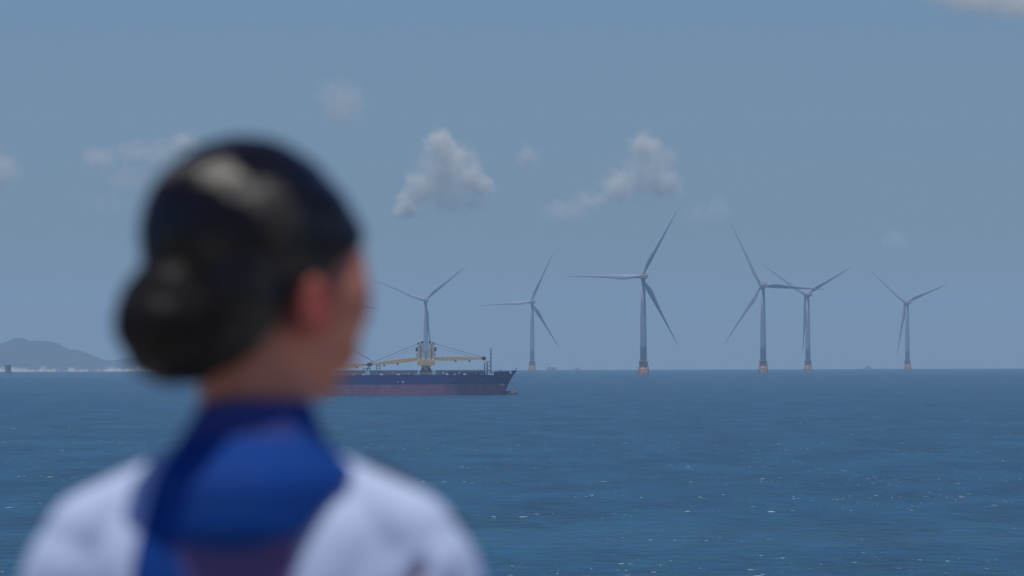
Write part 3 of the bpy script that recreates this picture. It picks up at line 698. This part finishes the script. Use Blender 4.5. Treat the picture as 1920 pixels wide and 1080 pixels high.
    r3 = n_.nodes.new('ShaderNodeMapRange'); r3.inputs[1].default_value = .40; r3.inputs[2].default_value = .62; r3.inputs[3].default_value = .28; r3.inputs[4].default_value = .62; n_.links.new(n3.outputs[0], r3.inputs[0]); n_.links.new(r3.outputs[0], b.inputs['Specular IOR Level'])
    bp = n_.nodes.new('ShaderNodeBump'); bp.inputs['Distance'].default_value = .0007; bp.inputs['Strength'].default_value = .8; n_.links.new(no.outputs[0], bp.inputs['Height']); n_.links.new(bp.outputs[0], b.inputs['Normal'])
    rp = n_.nodes.new('ShaderNodeValToRGB'); rp.color_ramp.elements[0].color = (.002, .0017, .0015, 1); rp.color_ramp.elements[1].color = (.012, .007, .0045, 1); n_.links.new(no.outputs[0], rp.inputs[0]); n_.links.new(rp.outputs[0], b.inputs['Base Color'])
    bm = bmesh.new()
    ell(bm, H(0, -.012, .032), (.085, .102, .089), RH, 32)
    ell(bm, H(0, .020, .034), (.084, .078, .066), RH, 32); ell(bm, H(0, .045, .030), (.074, .064, .042), RH, 32)
    ell(bm, H(0, -.048, -.015), (.074, .060, .070), RH, 32)
    ell(bm, H(0, -.045, -.062), (.062, .040, .040), RH, 32)
    ell(bm, H(-.012, -.078, -.070), (.044, .036, .034), RH, 32); ell(bm, H(-.01, -.085, -.012), (.046, .036, .030), RH, 32)
    def sc_hair(co, nr):
        h = (co - HCn) @ RHi.T; x, y, z = np.abs(h[:, 0]), h[:, 1], h[:, 2]
        # distance outside the hair region: in front of the hairline, or below the nape-to-ear line
        front = y - (.056 + .050 * sstep(z, .002, .034) + .2 * sstep(z, .034, .05))
        nape = (-.012 + 1.15 * y) - z
        nape = np.where(y < .0, nape, (-.012 - z))
        nape = np.minimum(nape, -.094 - z + .03 * 0) if False else np.where(y < -.075, -.104 - z, nape)
        out = np.maximum(front, nape * .8)
        k = sstep(out, -.004, .010)
        c = np.array([0, -.01, .02]); d = h - c; L_ = np.linalg.norm(d, axis=1, keepdims=True); h2 = c + d * (1 - k[:, None] * .30)
        return (h2 @ np.array(RH).T) + HCn
    from mathutils import noise as mn
    def lumpy(co, nr):
        k = np.array([mn.fractal(Vector(p * 26), 1, 2, 3) for p in co]); return co + nr * (k * .0042)[:, None]
    def sc_hair2(co, nr): return sc_hair(lumpy(co, nr * .5), nr)
    hair = link_mesh('hair', remesh('hair', bm, .004, 22, sc_hair2), M_hair, body, True)
    bm = bmesh.new()
    bc = Vector((-.002, -.106, -.043))
    ell(bm, H(*bc), (.050, .047, .0535), RH, 32); ell(bm, H(bc.x - .008, bc.y + .006, bc.z - .014), (.044, .040, .044), RH, 32); ell(bm, H(bc.x + .01, bc.y - .004, bc.z + .02), (.034, .036, .034), RH, 32)
    for k in range(11):      # coil of the bun
        t0, t1 = k / 11 * 2 * PI, (k + 1) / 11 * 2 * PI
        q = lambda t: H(bc.x + .029 * math.cos(t), bc.y - .012, bc.z + .034 * math.sin(t))
        cap_(bm, q(t0), q(t1), .0175)
    M_bun = M_hair.copy(); bb = M_bun.node_tree.nodes['Principled BSDF']; bb.inputs['Roughness'].default_value = .6; [setattr(nd.inputs[4], 'default_value', .25) for nd in M_bun.node_tree.nodes if nd.type == 'MAP_RANGE']; bb.inputs['Anisotropic'].default_value = 0
    link_mesh('hair_bun', remesh('hair_bun', bm, .004, 6, lumpy), M_bun, hair, True)
    # ---- shirt
    M_shirt = mat('white_shirt_cotton', (.49, .575, .78), .8, var=.03, scale=14, bump=.002)
    bm = bmesh.new(); torso(bm, .007)
    ell(bm, V(0, 0, -.56), (.145, .105, .07))
    for s in (-1, 1):
        sh, el = V(s * .157, 0, -.210), V(s * .176, -.012, -.40)
        cap_(bm, sh, el, .052, .050)
    def fold(co, pts, w_, dep, nr):
        """a crease pressed into the back along a line given in (x, z)"""
        for (a, b_) in zip(pts, pts[1:]):
            a_, d = np.array(a), np.array(b_) - np.array(a); q = co[:, [0, 2]]; t = np.clip(((q - a_) @ d) / (d @ d), 0, 1)
            dist = np.linalg.norm(q - (a_ + t[:, None] * d), axis=1); k = dep * np.exp(-(dist / w_) ** 2) * sstep(-co[:, 1], -.02, .02) * sstep(pts[0][1] - co[:, 2], -.006, .040)
            co = co - np.array([0, -1.0, 0]) * k[:, None]
        return co
    def sc_shirt(co, nr):
        co = fold(co, [(.160, -.172), (.150, -.200), (.128, -.27)], .008, .013, nr)
        co = fold(co, [(.182, -.19), (.172, -.28)], .007, .005, nr)
        co = fold(co, [(.115, -.15), (.085, -.23)], .016, .004, nr)
        co = fold(co, [(-.060, -.175), (-.085, -.25)], .013, .006, nr)
        co = fold(co, [(-.140, -.185), (-.125, -.27)], .014, .008, nr)
        return co
    shirt = link_mesh('shirt', remesh('shirt', bm, .0045, 8, sc_shirt), M_shirt, body, True)
    # ---- blue collar: stands round the neck, lies over the upper back as a panel
    M_col = bpy.data.materials.new('blue_collar_cloth'); M_col.use_nodes = True; n_ = M_col.node_tree; b = n_.nodes['Principled BSDF']; b.inputs['Roughness'].default_value = .9; b.inputs['Specular IOR Level'].default_value = .15
    tc = n_.nodes.new('ShaderNodeTexCoord'); sp = n_.nodes.new('ShaderNodeSeparateXYZ'); n_.links.new(tc.outputs['Object'], sp.inputs[0])
    def mt(op, a, c=None):
        q = n_.nodes.new('ShaderNodeMath'); q.operation = op
        for i, v in enumerate((a, c)):
            if v is None: continue
            if isinstance(v, (int, float)): q.inputs[i].default_value = v
            else: n_.links.new(v, q.inputs[i])
        return q.outputs[0]
    X_, Z_ = sp.outputs[0], sp.outputs[2]
    def mr(v, a, c):
        q = n_.nodes.new('ShaderNodeMapRange'); q.interpolation_type = 'SMOOTHSTEP'; q.inputs[1].default_value = a; q.inputs[2].default_value = c; n_.links.new(v, q.inputs[0]); return q.outputs[0]
    # lower brown field under a hanging arc, upper band round the neck
    xx = mt('ADD', X_, .020); arc = mt('ADD', mt('MULTIPLY', mt('MULTIPLY', xx, xx), 3.4), -.178)
    lower = mt('MULTIPLY', mr(mt('SUBTRACT', arc, Z_), -.003, .008), mr(mt('SUBTRACT', X_, mt('MULTIPLY', mt('ADD', Z_, .15), -.45)), -.083, -.070))
    upper = mt('MULTIPLY', mr(Z_, -.083, -.079), mr(X_, .055, .03))
    mid = mt('MULTIPLY', mr(mt('ABSOLUTE', mt('ADD', Z_, .118)), .020, .012), mr(mt('ABSOLUTE', mt('ADD', X_, .02)), .045, .02))
    f = mt('MAXIMUM', mt('MULTIPLY', lower, 1.0), mt('MAXIMUM', mt('MULTIPLY', upper, .3), mt('MULTIPLY', mid, .04)))
    mx = n_.nodes.new('ShaderNodeMix'); mx.data_type = 'RGBA'; n_.links.new(f, mx.inputs[0]); mx.inputs[6].default_value = (.006, .050, .245, 1); mx.inputs[7].default_value = (.125, .088, .205, 1); n_.links.new(mx.outputs[2], b.inputs['Base Color'])
    bm = bmesh.new(); torso(bm, .011)
    rings(bm, [[(.002 + rx * math.cos(t), -.007 + 1.18 * rx * math.sin(t), z) for t in [2 * PI * k / 40 for k in range(40)]] for z, rx in ((-.026, .0515), (-.050, .053), (-.071, .060), (-.086, .070), (-.100, .083), (-.12, .095), (-.17, .10))])
    me = remesh('collar', bm, .0045, 6)
    poly = [(370, 740), (590, 740), (597, 790), (615, 835), (660, 866), (675, 884), (638, 925), (602, 962), (572, 1005), (552, 1080), (548, 1180), (246, 1180), (248, 1080), (262, 1000), (280, 930), (297, 872), (322, 845), (350, 800), (368, 770)]
    poly = [((x - 470) / PS, (650 - y) / PS) for x, y in poly]
    def inside(x, z):
        c = False; j = len(poly) - 1
        for i in range(len(poly)):
            (xi, zi), (xj, zj) = poly[i], poly[j]
            if (zi > z) != (zj > z) and x < (xj - xi) * (z - zi) / (zj - zi) + xi: c = not c
            j = i
        return c
    bm = bmesh.new(); bm.from_mesh(me)
    dele = []
    for v in bm.verts:
        x, y, z = v.co
        if z > -.047: dele.append(v)
        elif y < .03:
            if not inside(x, z): dele.append(v)
        else:      # front: V of the collar over the collar bones
            if z < -.19 or abs(x) > .085 + (z + .12) * .35 or (z < -.08 and abs(x) < (-.08 - z) * .35): dele.append(v)
    bmesh.ops.delete(bm, geom=dele, context='VERTS')
    lone = [v for v in bm.verts if sum(1 for e in v.link_edges if e.is_boundary) > 2 or not v.link_faces]; bmesh.ops.delete(bm, geom=lone, context='VERTS')
    for _ in range(30):
        new = {}
        for v in bm.verts:
            nb_ = [e.other_vert(v).co for e in v.link_edges if e.is_boundary]
            if len(nb_) == 2: new[v] = v.co * .5 + (nb_[0] + nb_[1]) * .25
        for v, p in new.items(): v.co = p
        if _ % 5 == 0: bmesh.ops.smooth_vert(bm, verts=[v for v in bm.verts if not v.is_boundary], factor=.4, use_axis_x=True, use_axis_y=True, use_axis_z=True)
    collar = mesh_obj('collar', bm, M_col, body, True); so = collar.modifiers.new('s', 'SOLIDIFY'); so.thickness = .0025
    # dark navy lapel showing past the right shoulder
    M_navy = mat('navy_cloth', (.010, .014, .040), .8, var=.2, scale=20)
    bm = bmesh.new()
    pts = [(.100, -.103, .5), (.112, -.104, .9), (.133, -.114, 1), (.157, -.131, 1), (.178, -.148, .9), (.190, -.160, .6)]
    rs = []
    for (x, z, k) in pts:
        rs.append([(x, .022 + dy * k, z + dz * k) for dy, dz in ((-.015, -.028), (-.012, -.004), (.0, .001), (.03, -.006), (.045, -.03), (.02, -.04))])
    rings(bm, rs); fix(bm); link_mesh('shoulder_board', remesh('shoulder_board', bm, .003, 3), M_navy, shirt, True)
    # skirt and shoes
    bm = bmesh.new(); rings(bm, [[V(rx * math.cos(t), ry * math.sin(t), z) for t in [2 * PI * k / 48 for k in range(48)]] for z, rx, ry in ((-.50, .138, .104), (-.56, .158, .118), (-.64, .176, .130), (-.80, .172, .126), (-1.02, .165, .120), (-1.02, .155, .11), (-.64, .160, .115))])
    mesh_obj('skirt', fix(bm), M_navy, body, True)
    for s in (-1, 1):
        bm = bmesh.new(); cap_(bm, V(s * .072, -.025, -1.425), V(s * .086, .125, -1.436), .037, .029); cap_(bm, V(s * .072, -.035, -1.44), V(s * .072, -.035, -1.445), .018)
        link_mesh('shoe', remesh('shoe', bm, .004, 3), mat('shoe_leather', (.012, .012, .013), .3), body, True)
build_person()

# ------------------------------------------------------------------ clouds: real volumes beyond the haze, 60 km away and 1 to 3 km up
def cloud(name, label, puffs, dens, D=60000.0, soft=.75, nscale=1.0):
    s = D / FPX
    cx = sum(p[0] for p in puffs) / len(puffs); cy = sum(p[1] for p in puffs) / len(puffs)
    c = P(cx, cy, D)
    loc = [((px - cx) * s, dy * s, (cy - py) * s, rx * 1.25 * s, (rz if rz else rx) * 1.25 * s, a) for px, py, rx, rz, a, dy in puffs]
    # domain: lumpy hull round all puffs
    bm = bmesh.new()
    for x, y, z, rx, rz, a in loc: ell(bm, (x, y, z), (rx * 1.5, rx * 1.5, rz * 1.5), n=14)
    me = remesh(name, bm, max(8.0, min(p[3] for p in loc) * .22), 2)
    m = bpy.data.materials.new('cloud_' + 'vapour'); m.use_nodes = True; n = m.node_tree; n.nodes.clear(); Lk = n.links
    out = n.nodes.new('ShaderNodeOutputMaterial'); pv = n.nodes.new('ShaderNodeVolumePrincipled')
    pv.inputs['Color'].default_value = (.985, .995, .95, 1); pv.inputs['Anisotropy'].default_value = .0
    tc = n.nodes.new('ShaderNodeTexCoord')
    no = n.nodes.new('ShaderNodeTexNoise'); no.inputs['Scale'].default_value = .0085 * nscale; no.inputs['Detail'].default_value = 6; no.inputs['Roughness'].default_value = .62
    Lk.new(tc.outputs['Object'], no.inputs[0])
    sb = n.nodes.new('ShaderNodeVectorMath'); sb.operation = 'SUBTRACT'; Lk.new(no.outputs[1], sb.inputs[0]); sb.inputs[1].default_value = (.5, .5, .5)
    sc_ = n.nodes.new('ShaderNodeVectorMath'); sc_.operation = 'SCALE'; Lk.new(sb.outputs[0], sc_.inputs[0]); sc_.inputs['Scale'].default_value = 260 / nscale
    ad = n.nodes.new('ShaderNodeVectorMath'); ad.operation = 'ADD'; Lk.new(tc.outputs['Object'], ad.inputs[0]); Lk.new(sc_.outputs[0], ad.inputs[1])
    acc = None
    for x, y, z, rx, rz, a in loc:
        s1 = n.nodes.new('ShaderNodeVectorMath'); s1.operation = 'SUBTRACT'; Lk.new(ad.outputs[0], s1.inputs[0]); s1.inputs[1].default_value = (x, y, z)
        s2 = n.nodes.new('ShaderNodeVectorMath'); s2.operation = 'DIVIDE'; Lk.new(s1.outputs[0], s2.inputs[0]); s2.inputs[1].default_value = (rx, rx, rz)
        ln = n.nodes.new('ShaderNodeVectorMath'); ln.operation = 'LENGTH'; Lk.new(s2.outputs[0], ln.inputs[0])
        mr = n.nodes.new('ShaderNodeMapRange'); mr.interpolation_type = 'SMOOTHSTEP'; mr.inputs[1].default_value = 1.15; mr.inputs[2].default_value = 1.15 - soft; mr.inputs[3].default_value = 0; mr.inputs[4].default_value = a / (rx / 72.0)
        Lk.new(ln.outputs['Value'], mr.inputs[0])
        if acc is None: acc = mr.outputs[0]
        else:
            q = n.nodes.new('ShaderNodeMath'); q.operation = 'MAXIMUM'; Lk.new(acc, q.inputs[0]); Lk.new(mr.outputs[0], q.inputs[1]); acc = q.outputs[0]
    n2 = n.nodes.new('ShaderNodeTexNoise'); n2.inputs['Scale'].default_value = .011 * nscale; n2.inputs['Detail'].default_value = 6; Lk.new(tc.outputs['Object'], n2.inputs[0])
    r2 = n.nodes.new('ShaderNodeMapRange'); r2.inputs[1].default_value = .35; r2.inputs[2].default_value = .62; r2.inputs[3].default_value = .3; r2.inputs[4].default_value = 1.25; Lk.new(n2.outputs[0], r2.inputs[0])
    q = n.nodes.new('ShaderNodeMath'); q.operation = 'MULTIPLY'; Lk.new(acc, q.inputs[0]); Lk.new(r2.outputs[0], q.inputs[1])
    q2 = n.nodes.new('ShaderNodeMath'); q2.operation = 'MULTIPLY'; Lk.new(q.outputs[0], q2.inputs[0]); q2.inputs[1].default_value = dens
    Lk.new(q2.outputs[0], pv.inputs['Density']); Lk.new(pv.outputs[0], out.inputs['Volume'])
    o = link_mesh(name, me, m); o.location = c; tag(o, label, 'cloud', 'faint cumulus clouds')
    return o
DN = .027
cloud('cloud', 'brightest cloud, a puffy heap left of centre rising above the turbine behind the ship',
      [(826, 270, 26, 24, 1, 0), (852, 298, 26, 24, .8, 10), (884, 330, 26, 26, .75, 0), (904, 352, 20, 18, .8, -10), (832, 325, 30, 28, .8, 5), (795, 352, 32, 26, .8, 0), (766, 384, 26, 26, 1, 0), (850, 372, 45, 26, .3, 0), (842, 330, 58, 60, .42, 0), (890, 380, 22, 18, .3, 0)], DN)
cloud('cloud', 'second heaped cloud above the tallest turbine with a long thin tail to the left',
      [(1210, 272, 28, 24, 1, 0), (1236, 300, 28, 28, .45, 0), (1246, 345, 30, 28, .9, 0), (1205, 335, 34, 30, .5, 5), (1215, 325, 52, 54, .35, 0), (1158, 350, 32, 28, .9, 0), (1110, 375, 40, 16, .4, 0), (1062, 395, 44, 18, .35, 0)], DN * .9, soft=.9)
cloud('cloud', 'small round wisp of cloud high above the right side of the dark hair', [(645, 195, 40, 44, .55, 0), (618, 170, 26, 22, .35, 0)], DN * .7, soft=1.1)
cloud('cloud', 'ragged pale cloud bank directly left of the top of the head', [(345, 268, 30, 20, .9, 0), (300, 285, 45, 24, .5, 0), (250, 285, 36, 22, .5, 0), (185, 297, 28, 24, .7, 0), (235, 335, 50, 24, .35, 0), (195, 385, 34, 26, .35, 0)], DN * .7, soft=1.0)
cloud('cloud', 'pale cloud cut off by the left edge of the picture', [(2, 318, 36, 30, .7, 0), (-40, 300, 46, 34, .7, 0)], DN * .7, soft=1.0)
cloud('cloud', 'flat bright cloud in the top right corner of the sky', [(1850, -6, 95, 26, 1.6, 0), (1930, 5, 90, 30, 1.6, 0), (1790, -14, 60, 18, 1.2, 0)], DN * .6, soft=1.0)
cloud('cloud', 'tiny faint puff of cloud midway between the two heaped clouds', [(991, 291, 20, 18, .6, 0)], DN * .7, soft=1.1)
cloud('cloud', 'barely visible low puff above the second tallest turbine', [(1348, 390, 22, 24, .4, 0), (1310, 400, 40, 20, .2, 0)], DN * .7, soft=1.1)
cloud('cloud', 'barely visible low puff above the last turbine on the right', [(1680, 448, 26, 16, .4, 0)], DN * .7, soft=1.1)

# ------------------------------------------------------------------ haze
def build_haze():
    bm = bmesh.new(); box(bm, -30000, 30000, -30000, 30000, sea_z(29500, 0) - 1, 195)
    m = bpy.data.materials.new('haze_air'); m.use_nodes = True; n = m.node_tree; n.nodes.clear()
    out = n.nodes.new('ShaderNodeOutputMaterial'); pv = n.nodes.new('ShaderNodeVolumePrincipled')
    pv.inputs['Color'].default_value = HAZE_COL; pv.inputs['Density'].default_value = HAZE_D; pv.inputs['Anisotropy'].default_value = 0.0
    n.links.new(pv.outputs[0], out.inputs['Volume'])
    tag(mesh_obj('haze', fix(bm), m), kind='stuff')
HAZE_COL = (.60, .83, .99, 1); HAZE_D = 4.3e-5
build_haze()
